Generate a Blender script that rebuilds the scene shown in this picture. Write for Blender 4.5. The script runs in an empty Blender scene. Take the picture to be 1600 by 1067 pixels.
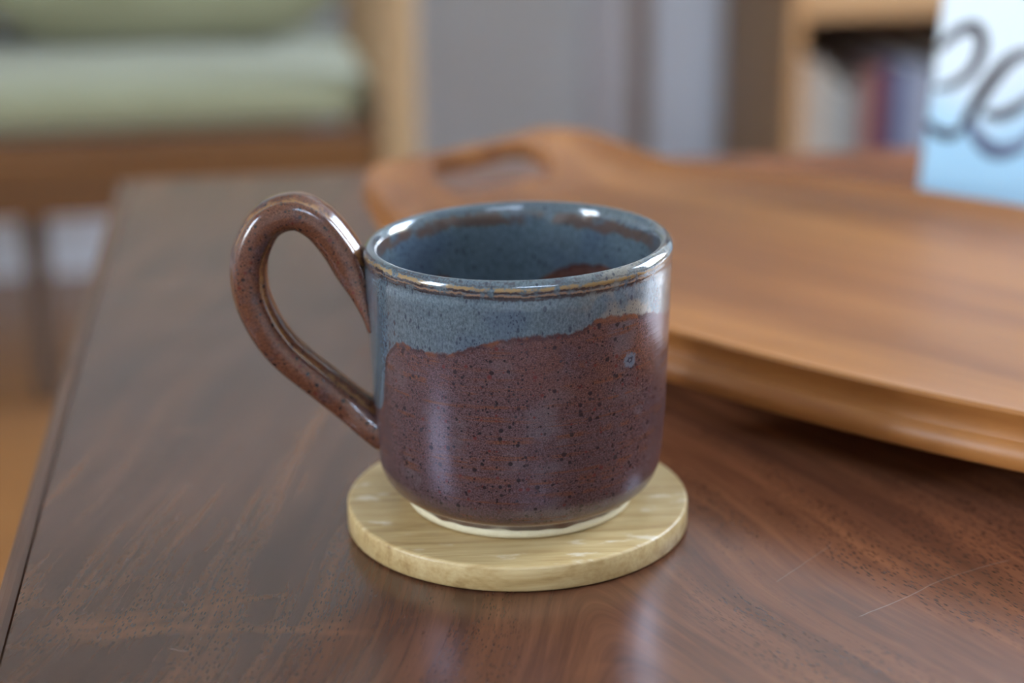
import bpy, bmesh, math, random
from mathutils import Vector, Matrix, Euler
random.seed(7)
sc = bpy.context.scene
COL = sc.collection
PI = math.pi
R = math.radians
TH = R(9.5)                      # the room and its furniture are turned a little to the camera
FLOOR = -0.45                    # table top is z = 0

# ------------------------------------------------------------------ camera
cam_d = bpy.data.cameras.new('camera')
cam = bpy.data.objects.new('camera', cam_d); COL.objects.link(cam)
sc.camera = cam
cam_d.sensor_width = 36.0
cam_d.lens = 36.0 * 2720.0 / 1600.0
cam_d.clip_start = 0.01
_p, _r = R(18.34), R(0.5)
_f = Vector((0, math.cos(_p), -math.sin(_p))); _x = Vector((1, 0, 0)); _u = _x.cross(_f)
_x2 = _x * math.cos(_r) - _u * math.sin(_r); _u2 = _u * math.cos(_r) + _x * math.sin(_r)
_m = Matrix((_x2, _u2, -_f)).transposed().to_4x4()
_m.translation = Vector((-0.0012, -0.4735, 0.212))
cam.matrix_world = _m
cam_d.dof.use_dof = True
cam_d.dof.focus_distance = 0.462
cam_d.dof.aperture_fstop = 5.0

# ------------------------------------------------------------------ daylight (sky and garden outside, seen through the windows)
w = bpy.data.worlds.new('daylight'); sc.world = w; w.use_nodes = True
nt = w.node_tree; nt.nodes.clear()
o_ = nt.nodes.new('ShaderNodeOutputWorld'); b_ = nt.nodes.new('ShaderNodeBackground')
tc = nt.nodes.new('ShaderNodeTexCoord'); sx = nt.nodes.new('ShaderNodeSeparateXYZ'); rp = nt.nodes.new('ShaderNodeValToRGB')
mr = nt.nodes.new('ShaderNodeMapRange'); mr.inputs['From Min'].default_value = -1; mr.inputs['From Max'].default_value = 1
nt.links.new(tc.outputs['Generated'], sx.inputs[0]); nt.links.new(sx.outputs['Z'], mr.inputs['Value'])
nt.links.new(mr.outputs[0], rp.inputs[0]); nt.links.new(rp.outputs[0], b_.inputs[0]); nt.links.new(b_.outputs[0], o_.inputs[0])
e = rp.color_ramp.elements
e[0].position = 0.0; e[0].color = (0.20, 0.21, 0.20, 1)
e[1].position = 1.0; e[1].color = (0.36, 0.60, 1.0, 1)
for p_, c_ in ((0.46, (0.26, 0.33, 0.36, 1)), (0.50, (0.26, 0.30, 0.16, 1)), (0.545, (0.50, 0.53, 0.30, 1)), (0.58, (0.84, 0.92, 1.02, 1)), (0.75, (0.64, 0.80, 1.04, 1))):
    q = e.new(p_); q.color = c_
b_.inputs[1].default_value = 12.0
WIN_L = (-0.88, -0.22, 0.28, 1.28)      # v0, v1, z0, z1 of the window in the left wall
WIN_R = (0.20, 1.55, 0.25, 1.70)         # the window in the right wall
WIN_FILL = (-0.50, 0.75, 1.32, 1.78)        # unseen high window added behind the camera for fill light (u0, u1, z0, z1)
U_L, U_R, V_B, V_F, CEIL = -1.90, 2.10, 1.93, -2.0, 2.0
def room(u, v, z=0.0):
    return Vector((u * math.cos(TH) - v * math.sin(TH), u * math.sin(TH) + v * math.cos(TH), z))
def portal(u, win, s):
    d = bpy.data.lights.new('window_portal', 'AREA'); d.shape = 'RECTANGLE'
    d.size = win[1] - win[0]; d.size_y = win[3] - win[2]
    d.cycles.is_portal = True
    o = bpy.data.objects.new('window_portal', d); COL.objects.link(o)
    mid = (win[0] + win[1]) / 2; zc = (win[2] + win[3]) / 2
    o.location = room(u, mid, zc) if s else room(mid, u, zc)
    o.rotation_euler = (PI / 2, 0, TH + s * PI / 2)
portal(U_L - 0.12, WIN_L, -1)
portal(U_R + 0.12, WIN_R, 1)
portal(V_F - 0.12, WIN_FILL, 0)

# ------------------------------------------------------------------ colour management
vs = sc.view_settings
vs.view_transform = 'Standard'; vs.look = 'None'; vs.gamma = 1.0; vs.use_curve_mapping = False
vs.exposure = 1.75
sc.cycles.use_denoising = True
sc.cycles.max_bounces = 10; sc.cycles.diffuse_bounces = 6
sc.cycles.caustics_reflective = False; sc.cycles.caustics_refractive = False

# ================================================================== node helpers
class NT:
    def __init__(s, name):
        s.m = bpy.data.materials.new(name); s.m.use_nodes = True
        s.t = s.m.node_tree; s.b = s.t.nodes['Principled BSDF']; s.out = s.t.nodes['Material Output']
    def n(s, typ, **kw):
        nd = s.t.nodes.new(typ)
        for k, v in kw.items(): setattr(nd, k, v)
        return nd
    def set(s, sock, v):
        if hasattr(v, 'is_output') or isinstance(v, bpy.types.NodeSocket): s.t.links.new(v, sock)
        elif isinstance(v, (tuple, list)) and len(v) == 3 and sock.type == 'RGBA': sock.default_value = (*v, 1)
        else: sock.default_value = v
    def P(s, **kw):
        for k, v in kw.items(): s.set(s.b.inputs[k.replace('_', ' ')], v)
        return s.m
    def math(s, op, a, b=0.0, c=None):
        nd = s.n('ShaderNodeMath', operation=op); s.set(nd.inputs[0], a); s.set(nd.inputs[1], b)
        if c is not None: s.set(nd.inputs[2], c)
        return nd.outputs[0]
    def co(s, kind='Object'): return s.n('ShaderNodeTexCoord').outputs[kind]
    def sep(s, v):
        nd = s.n('ShaderNodeSeparateXYZ'); s.set(nd.inputs[0], v); return nd.outputs
    def comb(s, x, y, z):
        nd = s.n('ShaderNodeCombineXYZ')
        for i, v in enumerate((x, y, z)): s.set(nd.inputs[i], v)
        return nd.outputs[0]
    def map(s, v, scale=(1, 1, 1), rot=(0, 0, 0), loc=(0, 0, 0)):
        nd = s.n('ShaderNodeMapping'); s.set(nd.inputs[0], v)
        nd.inputs['Scale'].default_value = scale; nd.inputs['Rotation'].default_value = rot; nd.inputs['Location'].default_value = loc
        return nd.outputs[0]
    def noise(s, v, scale=1.0, detail=3.0, rough=0.55, dist=0.0, color=False):
        nd = s.n('ShaderNodeTexNoise'); s.set(nd.inputs['Vector'], v)
        nd.inputs['Scale'].default_value = scale; nd.inputs['Detail'].default_value = detail
        nd.inputs['Roughness'].default_value = rough; nd.inputs['Distortion'].default_value = dist
        return nd.outputs['Color' if color else 'Fac']
    def vor(s, v, scale=1.0, rnd=1.0):
        nd = s.n('ShaderNodeTexVoronoi'); s.set(nd.inputs['Vector'], v); nd.inputs['Scale'].default_value = scale
        nd.inputs['Randomness'].default_value = rnd
        return nd.outputs['Distance'], nd.outputs['Color']
    def ramp(s, f, stops, interp='LINEAR'):
        nd = s.n('ShaderNodeValToRGB'); s.set(nd.inputs[0], f); cr = nd.color_ramp; cr.interpolation = interp
        while len(cr.elements) < len(stops): cr.elements.new(0.5)
        for el, (p, c) in zip(cr.elements, stops):
            el.position = p; el.color = (c, c, c, 1) if not isinstance(c, tuple) else (*c, 1)
        return nd.outputs[0]
    def sm(s, v, a, b):           # smoothstep from a to b -> 0..1
        nd = s.n('ShaderNodeMapRange', interpolation_type='SMOOTHSTEP')
        s.set(nd.inputs['Value'], v); s.set(nd.inputs['From Min'], a); s.set(nd.inputs['From Max'], b)
        return nd.outputs[0]
    def mix(s, f, a, b, mode='MIX'):
        nd = s.n('ShaderNodeMix', data_type='RGBA', blend_type=mode)
        s.set(nd.inputs[0], f); s.set(nd.inputs[6], a); s.set(nd.inputs[7], b); return nd.outputs[2]
    def curve(s, v, pts, x0, x1, y0, y1):
        nd = s.n('ShaderNodeFloatCurve'); c = nd.mapping.curves[0]
        x = s.n('ShaderNodeMapRange'); s.set(x.inputs[0], v); x.inputs[1].default_value = x0; x.inputs[2].default_value = x1
        s.t.links.new(x.outputs[0], nd.inputs['Value'])
        q = [((a - x0) / (x1 - x0), (b - y0) / (y1 - y0)) for a, b in pts]
        while len(c.points) < len(q): c.points.new(0.5, 0.5)
        for p, (a, b) in zip(c.points, q): p.location = (a, b); p.handle_type = 'AUTO_CLAMPED'
        nd.mapping.update()
        y = s.n('ShaderNodeMapRange'); s.t.links.new(nd.outputs[0], y.inputs[0]); y.inputs[3].default_value = y0; y.inputs[4].default_value = y1
        return y.outputs[0]
    def bump(s, h, strength=0.2, dist=0.001, normal=None):
        nd = s.n('ShaderNodeBump'); nd.inputs['Strength'].default_value = strength; nd.inputs['Distance'].default_value = dist
        s.set(nd.inputs['Height'], h)
        if normal is not None: s.set(nd.inputs['Normal'], normal)
        return nd.outputs[0]

def specks(N, mm, scale, rmin, rmax, power=2.0, stretch=(1, 1, 1)):
    """mask of scattered round specks; mm = coordinate in millimetres, scale = cells per mm"""
    v = N.map(mm, scale=stretch) if stretch != (1, 1, 1) else mm
    d, c = N.vor(v, scale)
    r = N.math('POWER', N.sep(c)[0], power)
    rad = N.math('MULTIPLY_ADD', r, rmax - rmin, rmin)
    lo = N.math('MULTIPLY', rad, 0.55)
    return N.math('SUBTRACT', 1.0, N.sm(d, lo, rad)), c

# ================================================================== materials
def mat_plain(name, col, rough=0.6, var=0.06, scale=6.0, spec=0.4, bump=0.0):
    N = NT(name); c = N.co()
    n = N.noise(c, scale, 4)
    base = N.mix(n, tuple(x * (1 - var) for x in col), tuple(min(1, x * (1 + var)) for x in col))
    N.P(Base_Color=base, Roughness=rough, Specular_IOR_Level=spec)
    if bump: N.P(Normal=N.bump(N.noise(c, scale * 60, 3), bump, 0.001))
    return N.m

def mat_wood(name, dark, light, axis=(1, 0, 0), freq=60.0, rough=0.45, pore=0.35, coat=0.0):
    """straight grained wood; axis = object axis along which the grain runs"""
    N = NT(name); c = N.co()
    sc_ = tuple(freq * (0.05 if a else 1.0) for a in axis)
    v = N.map(c, scale=sc_)
    n1 = N.noise(v, 1.0, 4, 0.6, 0.6)
    n2 = N.noise(N.map(c, scale=tuple(x * 7 for x in sc_)), 1.0, 3, 0.6)
    big = N.noise(N.map(c, scale=tuple(x * 0.12 for x in sc_)), 1.0, 2)
    f = N.math('ADD', N.math('MULTIPLY', n1, 0.65), N.math('MULTIPLY', big, 0.35))
    col = N.mix(N.sm(f, 0.33, 0.67), dark, light)
    pm = N.sm(n2, 0.60, 0.72)
    col = N.mix(N.math('MULTIPLY', pm, pore), col, tuple(x * 0.45 for x in dark))
    N.P(Base_Color=col, Roughness=N.math('MULTIPLY_ADD', n2, 0.15, rough - 0.07), Coat_Weight=coat, Coat_Roughness=0.2,
        Normal=N.bump(n2, 0.08, 0.0006))
    return N.m

def mat_table():
    N = NT('walnut_veneer'); c = N.co('Object')
    x, y, z = N.sep(c)
    # figured grain running down to both sides of a crotch line behind the mug
    warp = N.math('MULTIPLY_ADD', N.noise(c, 5.0, 1), 0.06, -0.03)
    xx = N.math('ADD', N.math('SUBTRACT', x, 0.16), warp)
    ax = N.math('SQRT', N.math('MULTIPLY_ADD', xx, xx, 0.00004))
    t = N.math('ADD', N.math('MULTIPLY', ax, 0.95), N.math('MULTIPLY', y, 0.30))
    s = N.math('SUBTRACT', N.math('MULTIPLY', y, 0.95), N.math('MULTIPLY', ax, 0.30))
    g = N.comb(t, s, 0.0)
    bands = N.noise(N.map(g, scale=(70, 4.0, 1)), 1.0, 6, 0.66, 0.25)
    fine = N.noise(N.map(g, scale=(420, 22, 1)), 1.0, 3, 0.6)
    cloud = N.noise(N.map(c, scale=(6, 9, 1)), 1.0, 3, 0.5)
    fib = N.noise(N.map(g, scale=(900, 45, 1)), 1.0, 2, 0.5)
    f = N.math('ADD', N.math('MULTIPLY', bands, 0.55), N.math('ADD', N.math('MULTIPLY', fine, 0.25), N.math('MULTIPLY', cloud, 0.20)))
    col = N.ramp(f, [(0.32, (0.034, 0.014, 0.008)), (0.46, (0.066, 0.026, 0.014)), (0.55, (0.100, 0.039, 0.019)), (0.68, (0.155, 0.062, 0.028))])
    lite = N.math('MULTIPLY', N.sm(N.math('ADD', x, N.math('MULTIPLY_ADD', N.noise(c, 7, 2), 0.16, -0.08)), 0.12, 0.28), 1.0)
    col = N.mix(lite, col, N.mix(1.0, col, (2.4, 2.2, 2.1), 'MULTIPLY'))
    # orange flame patches
    fl = N.sm(N.noise(N.map(c, scale=(11, 26, 1), rot=(0, 0, 0.2)), 1.0, 3, 0.55, 0.4), 0.62, 0.74)
    col = N.mix(N.math('MULTIPLY', fl, 0.40), col, (0.22, 0.085, 0.034))
    pd, pc = N.vor(N.map(g, scale=(1450, 320, 1)), 1.0)
    pores = N.math('MULTIPLY', N.math('SUBTRACT', 1.0, N.sm(pd, 0.22, 0.40)), N.sm(N.noise(N.map(g, scale=(55, 8, 1)), 1.0, 3), 0.42, 0.56))
    pores = N.math('MULTIPLY', pores, N.sm(ax, 0.015, 0.045))
    col = N.mix(N.math('MULTIPLY', pores, 0.65), col, (0.012, 0.006, 0.005))
    # dust specks and fine scratches with a shape of their own
    wv_ = N.math('MULTIPLY_ADD', N.noise(c, 60, 2), 0.0024, -0.0012)
    for (x0, y0, x1, y1, al) in ((0.225, 0.2243, 0.2614, 0.2451, 0.40), (0.2606, 0.2447, 0.2790, 0.2505, 0.32), (0.2095, 0.2477, 0.2328, 0.2688, 0.22), (0.047, 0.2372, 0.0525, 0.2338, 0.35)):
        ln = math.hypot(x1 - x0, y1 - y0); dx, dy = (x1 - x0) / ln, (y1 - y0) / ln
        al_ = N.math('ADD', N.math('MULTIPLY', N.math('SUBTRACT', x, x0), dx), N.math('MULTIPLY', N.math('SUBTRACT', y, y0), dy))
        pe = N.math('ADD', N.math('ADD', N.math('MULTIPLY', N.math('SUBTRACT', x, x0), -dy), N.math('MULTIPLY', N.math('SUBTRACT', y, y0), dx)), wv_)
        k = N.math('MULTIPLY', N.math('SUBTRACT', 1.0, N.sm(N.math('ABSOLUTE', pe), 0.00008, 0.00026)), N.math('MULTIPLY', N.sm(al_, 0.0, 0.002), N.math('SUBTRACT', 1.0, N.sm(al_, ln - 0.002, ln))))
        col = N.mix(N.math('MULTIPLY', k, al), col, (0.34, 0.25, 0.21))
    dm, _ = specks(N, N.map(c, scale=(1000, 1000, 1000)), 0.055, 0.004, 0.022, 8.0)
    col = N.mix(N.math('MULTIPLY', dm, 0.7), col, (0.40, 0.36, 0.32))
    r = N.math('ADD', 0.19, N.math('MULTIPLY', N.noise(c, 40, 4), 0.10))
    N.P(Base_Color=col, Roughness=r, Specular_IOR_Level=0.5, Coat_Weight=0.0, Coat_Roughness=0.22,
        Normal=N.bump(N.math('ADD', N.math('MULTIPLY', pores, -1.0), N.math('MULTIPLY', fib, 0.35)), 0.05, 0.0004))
    return N.m

def mat_tray():
    N = NT('teak_tray'); c = N.co()
    v = N.map(c, scale=(2.2, 34, 30))
    n1 = N.noise(v, 1.0, 4, 0.55, 0.7)
    n2 = N.noise(N.map(c, scale=(30, 520, 400)), 1.0, 3)
    f = N.math('ADD', N.math('MULTIPLY', n1, 0.8), N.math('MULTIPLY', n2, 0.2))
    col = N.ramp(f, [(0.30, (0.145, 0.045, 0.010)), (0.48, (0.25, 0.086, 0.019)), (0.66, (0.35, 0.135, 0.032))])
    N.P(Base_Color=col, Roughness=0.42, Coat_Weight=0.0, Normal=N.bump(n2, 0.06, 0.0004))
    return N.m

def mat_coaster():
    N = NT('pale_coaster_wood'); c = N.co(); x, y, z = N.sep(c)
    v = N.map(c, scale=(22, 260, 160), rot=(0, 0, R(4)))
    n1 = N.noise(v, 1.0, 4, 0.55, 0.4)
    n2 = N.noise(N.map(c, scale=(90, 1500, 900), rot=(0, 0, R(4))), 1.0, 2)
    big = N.noise(N.map(c, scale=(14, 60, 40), rot=(0, 0, R(4))), 1.0, 2)
    f = N.math('ADD', N.math('MULTIPLY', n1, 0.5), N.math('ADD', N.math('MULTIPLY', n2, 0.2), N.math('MULTIPLY', big, 0.3)))
    col = N.ramp(f, [(0.34, (0.27, 0.155, 0.052)), (0.46, (0.43, 0.285, 0.118)), (0.60, (0.55, 0.40, 0.195))])
    # pale rubbed patches on the top, a faint grey stain
    wp = N.math('MULTIPLY', N.math('MULTIPLY', N.sm(N.noise(N.map(c, scale=(60, 160, 60)), 1.0, 4, 0.6), 0.58, 0.70), 0.5), N.sm(z, 0.0070, 0.0076))
    col = N.mix(wp, col, (0.78, 0.70, 0.56))
    st = N.math('SUBTRACT', 1.0, N.sm(N.vor(N.map(c, loc=(0.041, 0.006, 0)), 1.0, 0.0)[0], 0.001, 0.006))
    sp, _ = specks(N, N.map(c, scale=(1000, 1000, 1000)), 0.12, 0.01, 0.05, 10.0)
    col = N.mix(N.math('MULTIPLY', sp, 0.6), col, (0.20, 0.12, 0.05))
    N.P(Base_Color=col, Roughness=0.42, Specular_IOR_Level=0.45, Normal=N.bump(n2, 0.12, 0.0004))
    return N.m

def glaze(kind):
    """speckled stoneware glaze: 'body' outer wall, 'inside', 'handle'"""
    N = NT('stoneware_glaze_' + kind); c = N.co()
    mm = N.map(c, scale=(1000, 1000, 1000)); x, y, z = N.sep(mm)
    grain = N.noise(mm, 2.6, 2, 0.7)
    mid = N.noise(mm, 0.16, 3, 0.6)
    lines = N.noise(N.map(mm, scale=(0.02, 0.02, 0.75)), 1.0, 3, 0.55, 0.2)
    # iron-red brown with a mauve-grey bloom
    col = N.mix(N.sm(grain, 0.28, 0.72), (0.026, 0.009, 0.009), (0.108, 0.062, 0.061))
    mott = N.noise(N.map(mm, loc=(3, 8, 1)), 0.85, 3, 0.7)
    col = N.mix(N.math('MULTIPLY', N.sm(mott, 0.50, 0.70), 0.55), col, (0.070, 0.024, 0.018))
    rust = N.math('MULTIPLY', N.sm(lines, 0.48, 0.64), N.sm(mid, 0.36, 0.60))
    wide = N.math('MULTIPLY', N.math('MULTIPLY', N.sm(x, -16, 16), N.sm(z, 34, 54)), N.sm(N.noise(mm, 0.06, 3, 0.6), 0.36, 0.60))
    rust = N.math('MAXIMUM', rust, N.math('MULTIPLY', wide, 0.75))
    rustc = N.mix(N.sm(grain, 0.3, 0.7), (0.060, 0.016, 0.007), (0.140, 0.050, 0.022))
    bloom = N.sm(N.noise(mm, 0.075, 3, 0.6), 0.50, 0.68)
    if kind == 'handle':
        rust = N.sm(mid, 0.28, 0.52); rustc = N.mix(N.sm(grain, 0.3, 0.7), (0.050, 0.014, 0.006), (0.150, 0.050, 0.020))
    col = N.mix(N.math('MULTIPLY', bloom, 0.0 if kind == 'handle' else 0.45), col, N.mix(grain, (0.065, 0.050, 0.052), (0.14, 0.115, 0.117)))
    col = N.mix(N.math('MULTIPLY', rust, 0.85), col, rustc)
    redm, _ = specks(N, mm, 0.50, 0.04, 0.42, 4.0)
    col = N.mix(N.math('MULTIPLY', redm, 0.8), col, (0.085, 0.012, 0.008))
    d1, _ = specks(N, N.map(mm, loc=(5, 3, 77)), 0.42, 0.03, 0.37, 1.15)
    d2, _ = specks(N, N.map(mm, loc=(31, 17, 9)), 0.85, 0.05, 0.42, 1.3)
    dark = N.math('MAXIMUM', N.math('MULTIPLY', d1, 0.92), N.math('MULTIPLY', d2, 0.80))
    col = N.mix(dark, col, (0.010, 0.006, 0.007))
    rough = N.math('MULTIPLY_ADD', grain, 0.08, 0.20)
    if kind == 'handle':
        uv = N.n('ShaderNodeUVMap').outputs[0]; u, v, _w = N.sep(uv)
        wob = N.math('MULTIPLY_ADD', N.noise(mm, 0.35, 3), 0.10, -0.05)
        vv = N.math('ADD', v, wob)
        # worn golden brown where the glaze thins along the strap's ridges, darker beside it
        for pos, wd, cc, a in ((0.155, 0.05, (0.012, 0.009, 0.010), 0.75), (0.215, 0.035, (0.27, 0.13, 0.035), 0.7), (0.345, 0.04, (0.27, 0.13, 0.04), 0.55),
                               (0.655, 0.04, (0.27, 0.13, 0.04), 0.5), (0.785, 0.035, (0.25, 0.12, 0.03), 0.6), (0.845, 0.05, (0.012, 0.009, 0.010), 0.6)):
            k = N.math('SUBTRACT', 1.0, N.sm(N.math('ABSOLUTE', N.math('SUBTRACT', vv, pos)), wd * 0.3, wd))
            k = N.math('MULTIPLY', k, N.sm(N.noise(mm, 0.5, 2), 0.30, 0.5))
            col = N.mix(N.math('MULTIPLY', k, a), col, cc)
        rough = N.math('MULTIPLY_ADD', grain, 0.08, 0.16)
        coat = 0.25
    else:
        # blue-grey dipped band
        bfine = N.noise(N.map(mm, scale=(1, 1, 0.6)), 1.7, 3, 0.65)
        blue = N.mix(N.sm(bfine, 0.3, 0.7), (0.042, 0.062, 0.077), (0.095, 0.124, 0.142))
        patch = N.sm(N.noise(mm, 0.07, 2), 0.46, 0.66)
        blue = N.mix(N.math('MULTIPLY', patch, 0.55), blue, N.mix(bfine, (0.024, 0.038, 0.072), (0.070, 0.096, 0.128)))
        if kind == 'body':
            tan = N.math('MULTIPLY', N.sm(x, 8, 30), N.math('MULTIPLY', N.sm(z, 56, 63), N.sm(N.noise(mm, 0.11, 3), 0.40, 0.58)))
            blue = N.mix(N.math('MULTIPLY', tan, 0.75), blue, N.mix(grain, (0.12, 0.09, 0.055), (0.24, 0.21, 0.17)))
        fl, _ = specks(N, mm, 0.60, 0.04, 0.40, 1.2, (1, 1, 0.55))
        fl2, _ = specks(N, N.map(mm, loc=(11, 7, 3)), 1.35, 0.10, 0.45, 1.3, (1, 1, 0.7))
        fmask = N.math('MAXIMUM', N.math('MULTIPLY', fl, 0.85), N.math('MULTIPLY', fl2, N.math('MULTIPLY_ADD', patch, 0.7, 0.25)))
        blue = N.mix(N.math('MULTIPLY', fmask, 0.85), blue, (0.014, 0.020, 0.040))
        wob = N.math('MULTIPLY_ADD', N.noise(N.map(mm, scale=(1, 1, 0.5)), 0.42, 4, 0.65), 3.4, -1.7)
        if kind == 'body':
            edge = N.curve(x, [(-44, 30), (-41.5, 31), (-38.8, 33), (-37.4, 40), (-36.2, 51), (-31, 56.4), (-27, 56.0), (-20, 56.2), (-11, 59.8), (-1, 62.0),
                               (7, 62.6), (15.6, 62.8), (18.5, 64.0), (21, 65.6), (26, 65.4), (35, 63), (41, 59.5), (44, 58)], -44, 44, 0, 80)
        else:
            edge = N.curve(x, [(-40, 50), (-31, 57), (-24, 58), (-15, 51), (-2, 48), (8, 55), (16, 59.5), (26, 61), (33, 57), (40, 50)], -44, 44, 0, 80)
        hgt = N.math('ADD', z, wob)
        bm_ = N.sm(hgt, N.math('SUBTRACT', edge, 0.5), N.math('ADD', edge, 0.5))
        seam = N.math('SUBTRACT', 1.0, N.sm(N.math('ABSOLUTE', N.math('SUBTRACT', hgt, N.math('SUBTRACT', edge, 0.5))), 0.2, 1.3))
        col = N.mix(N.math('MULTIPLY', seam, 0.65), col, N.mix(N.sm(mid, 0.45, 0.6), (0.030, 0.012, 0.012), (0.13, 0.043, 0.014)))
        if kind == 'body':
            # one small blue drop low on the right, with a dark curl in it
            dv = N.n('ShaderNodeVectorMath', operation='DISTANCE'); N.set(dv.inputs[0], mm); dv.inputs[1].default_value = (29.6, -30.4, 51.6)
            dist = N.math('ADD', dv.outputs['Value'], N.math('MULTIPLY_ADD', N.noise(mm, 0.9, 2), 2.4, -1.2))
            drop = N.math('SUBTRACT', 1.0, N.sm(dist, 1.6, 2.7))
            curl = N.math('SUBTRACT', 1.0, N.sm(N.math('ABSOLUTE', N.math('SUBTRACT', dist, 0.75)), 0.15, 0.45))
            col = N.mix(N.math('MULTIPLY', drop, 0.7), col, (0.10, 0.125, 0.155))
            col = N.mix(N.math('MULTIPLY', curl, 0.85), col, (0.02, 0.018, 0.03))
        col = N.mix(bm_, col, blue)
        # thinned glaze breaking brown over the throwing lines at the lip
        lw = N.math('ADD', N.math('MULTIPLY_ADD', N.noise(mm, 0.55, 3, 0.65), 1.5, -0.75), N.math('MULTIPLY_ADD', N.noise(mm, 0.06, 2), 1.6, -0.8))
        brk = N.sm(N.noise(N.map(mm, loc=(9, 4, 2)), 0.33, 3, 0.6), 0.34, 0.52)
        zl = N.math('ADD', z, lw)
        if kind == 'body':
            for pos, wd, cc, a in ((72.9, 0.75, (0.030, 0.018, 0.018), 0.8), (73.6, 0.35, (0.25, 0.13, 0.06), 0.6), (74.35, 0.45, (0.035, 0.018, 0.016), 0.9), (75.15, 0.6, (0.21, 0.125, 0.045), 0.95), (76.0, 0.25, (0.05, 0.035, 0.03), 0.55)):
                k = N.math('SUBTRACT', 1.0, N.sm(N.math('ABSOLUTE', N.math('SUBTRACT', zl, pos)), wd * 0.5, wd))
                col = N.mix(N.math('MULTIPLY', N.math('MULTIPLY', k, a), brk), col, cc)
            tm = N.math('MULTIPLY', N.sm(z, 76.0, 76.6), N.sm(N.noise(mm, 0.45, 3, 0.6), 0.50, 0.64))
            col = N.mix(N.math('MULTIPLY', tm, 0.75), col, (0.05, 0.045, 0.055))
            drk = N.math('MULTIPLY', N.sm(z, 10, 7.2), 0.55)
            lowl = N.mix(N.sm(lines, 0.4, 0.6), (0.060, 0.022, 0.020), (0.20, 0.075, 0.045))
            col = N.mix(N.math('SUBTRACT', 1.0, N.sm(z, 5.0, 8.5)), col, lowl)
        else:
            zz = N.math('ADD', z, N.math('MULTIPLY_ADD', N.noise(mm, 0.16, 3), 5.0, -2.5))
            k = N.math('MULTIPLY', N.sm(zz, 70.8, 72.2), N.math('SUBTRACT', 1.0, N.sm(zz, 74.4, 75.8)))
            k = N.math('MULTIPLY', k, N.sm(N.noise(mm, 0.12, 2), 0.34, 0.5))
            col = N.mix(N.math('MULTIPLY', k, 0.85), col, N.mix(grain, (0.05, 0.028, 0.022), (0.11, 0.06, 0.035)))
        gl = N.math('MAXIMUM', bm_, N.sm(z, 71, 73))
        rough = N.mix(gl, rough, N.math('MULTIPLY_ADD', grain, 0.04, 0.09))
        coat = N.math('MULTIPLY_ADD', gl, 0.5, 0.15)
    N.P(Base_Color=col, Roughness=rough, Coat_Weight=coat, Coat_Roughness=0.08, Specular_IOR_Level=0.5)
    if kind == 'body': N.P(Specular_IOR_Level=N.math('MULTIPLY_ADD', gl, -0.35, 0.85), Specular_Tint=N.mix(gl, (0.80, 0.74, 1.0), (1.0, 1.0, 1.0)))
    h = N.math('ADD', N.math('MULTIPLY', lines, 0.9), N.math('ADD', N.math('MULTIPLY', grain, 0.10), N.math('MULTIPLY', mid, 0.5)))
    N.P(Normal=N.bump(h, 0.10 if kind != 'handle' else 0.06, 0.0012))
    return N.m

def mat_clay():
    N = NT('bare_clay'); mm = N.map(N.co(), scale=(1000, 1000, 1000))
    m1, _ = specks(N, mm, 0.6, 0.02, 0.25, 4.0)
    col = N.mix(N.noise(mm, 0.8, 3), (0.56, 0.47, 0.29), (0.70, 0.62, 0.42))
    N.P(Base_Color=N.mix(N.math('MULTIPLY', m1, 0.8), col, (0.12, 0.08, 0.05)), Roughness=0.75)
    return N.m

def mat_floor():
    N = NT('oak_floor'); c = N.co()
    br = N.n('ShaderNodeTexBrick'); N.set(br.inputs['Vector'], c)
    br.inputs['Scale'].default_value = 1.0; br.inputs['Brick Width'].default_value = 0.9; br.inputs['Row Height'].default_value = 0.07
    br.inputs['Mortar Size'].default_value = 0.0015
    br.inputs['Color1'].default_value = (0.32, 0.135, 0.042, 1); br.inputs['Color2'].default_value = (0.25, 0.10, 0.032, 1); br.inputs['Mortar'].default_value = (0.08, 0.035, 0.015, 1)
    n = N.noise(N.map(c, scale=(4, 90, 1)), 1.0, 4)
    N.P(Base_Color=N.mix(N.math('MULTIPLY', n, 0.5), br.outputs['Color'], (0.20, 0.085, 0.03)), Roughness=0.28, Coat_Weight=0.3, Coat_Roughness=0.15)
    return N.m

def mat_fabric(name, a, b):
    N = NT(name); c = N.co()
    wv = N.n('ShaderNodeTexWave', wave_type='BANDS', bands_direction='Z'); N.set(wv.inputs['Vector'], c); wv.inputs['Scale'].default_value = 90.0; wv.inputs['Distortion'].default_value = 1.0
    n = N.noise(c, 9, 4)
    f = N.math('ADD', N.math('MULTIPLY', n, 0.7), N.math('MULTIPLY', wv.outputs['Fac'], 0.3))
    N.P(Base_Color=N.mix(f, a, b), Roughness=0.9, Sheen_Weight=0.2, Specular_IOR_Level=0.2, Normal=N.bump(N.noise(c, 700, 2), 0.3, 0.001))
    return N.m

def mat_vase():
    N = NT('pale_blue_glaze'); c = N.co(); x, y, z = N.sep(c)
    n = N.noise(c, 14, 3)
    col = N.mix(N.sm(N.math('ADD', z, N.math('MULTIPLY_ADD', N.noise(N.map(c, scale=(22, 22, 10)), 1.0, 2), 0.05, -0.025)), 0.035, 0.075), (0.40, 0.66, 0.84), (0.80, 0.88, 0.93))
    N.P(Base_Color=N.mix(N.math('MULTIPLY', n, 0.2), col, (0.72, 0.88, 0.97)), Roughness=0.25, Coat_Weight=0.3)
    return N.m

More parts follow.
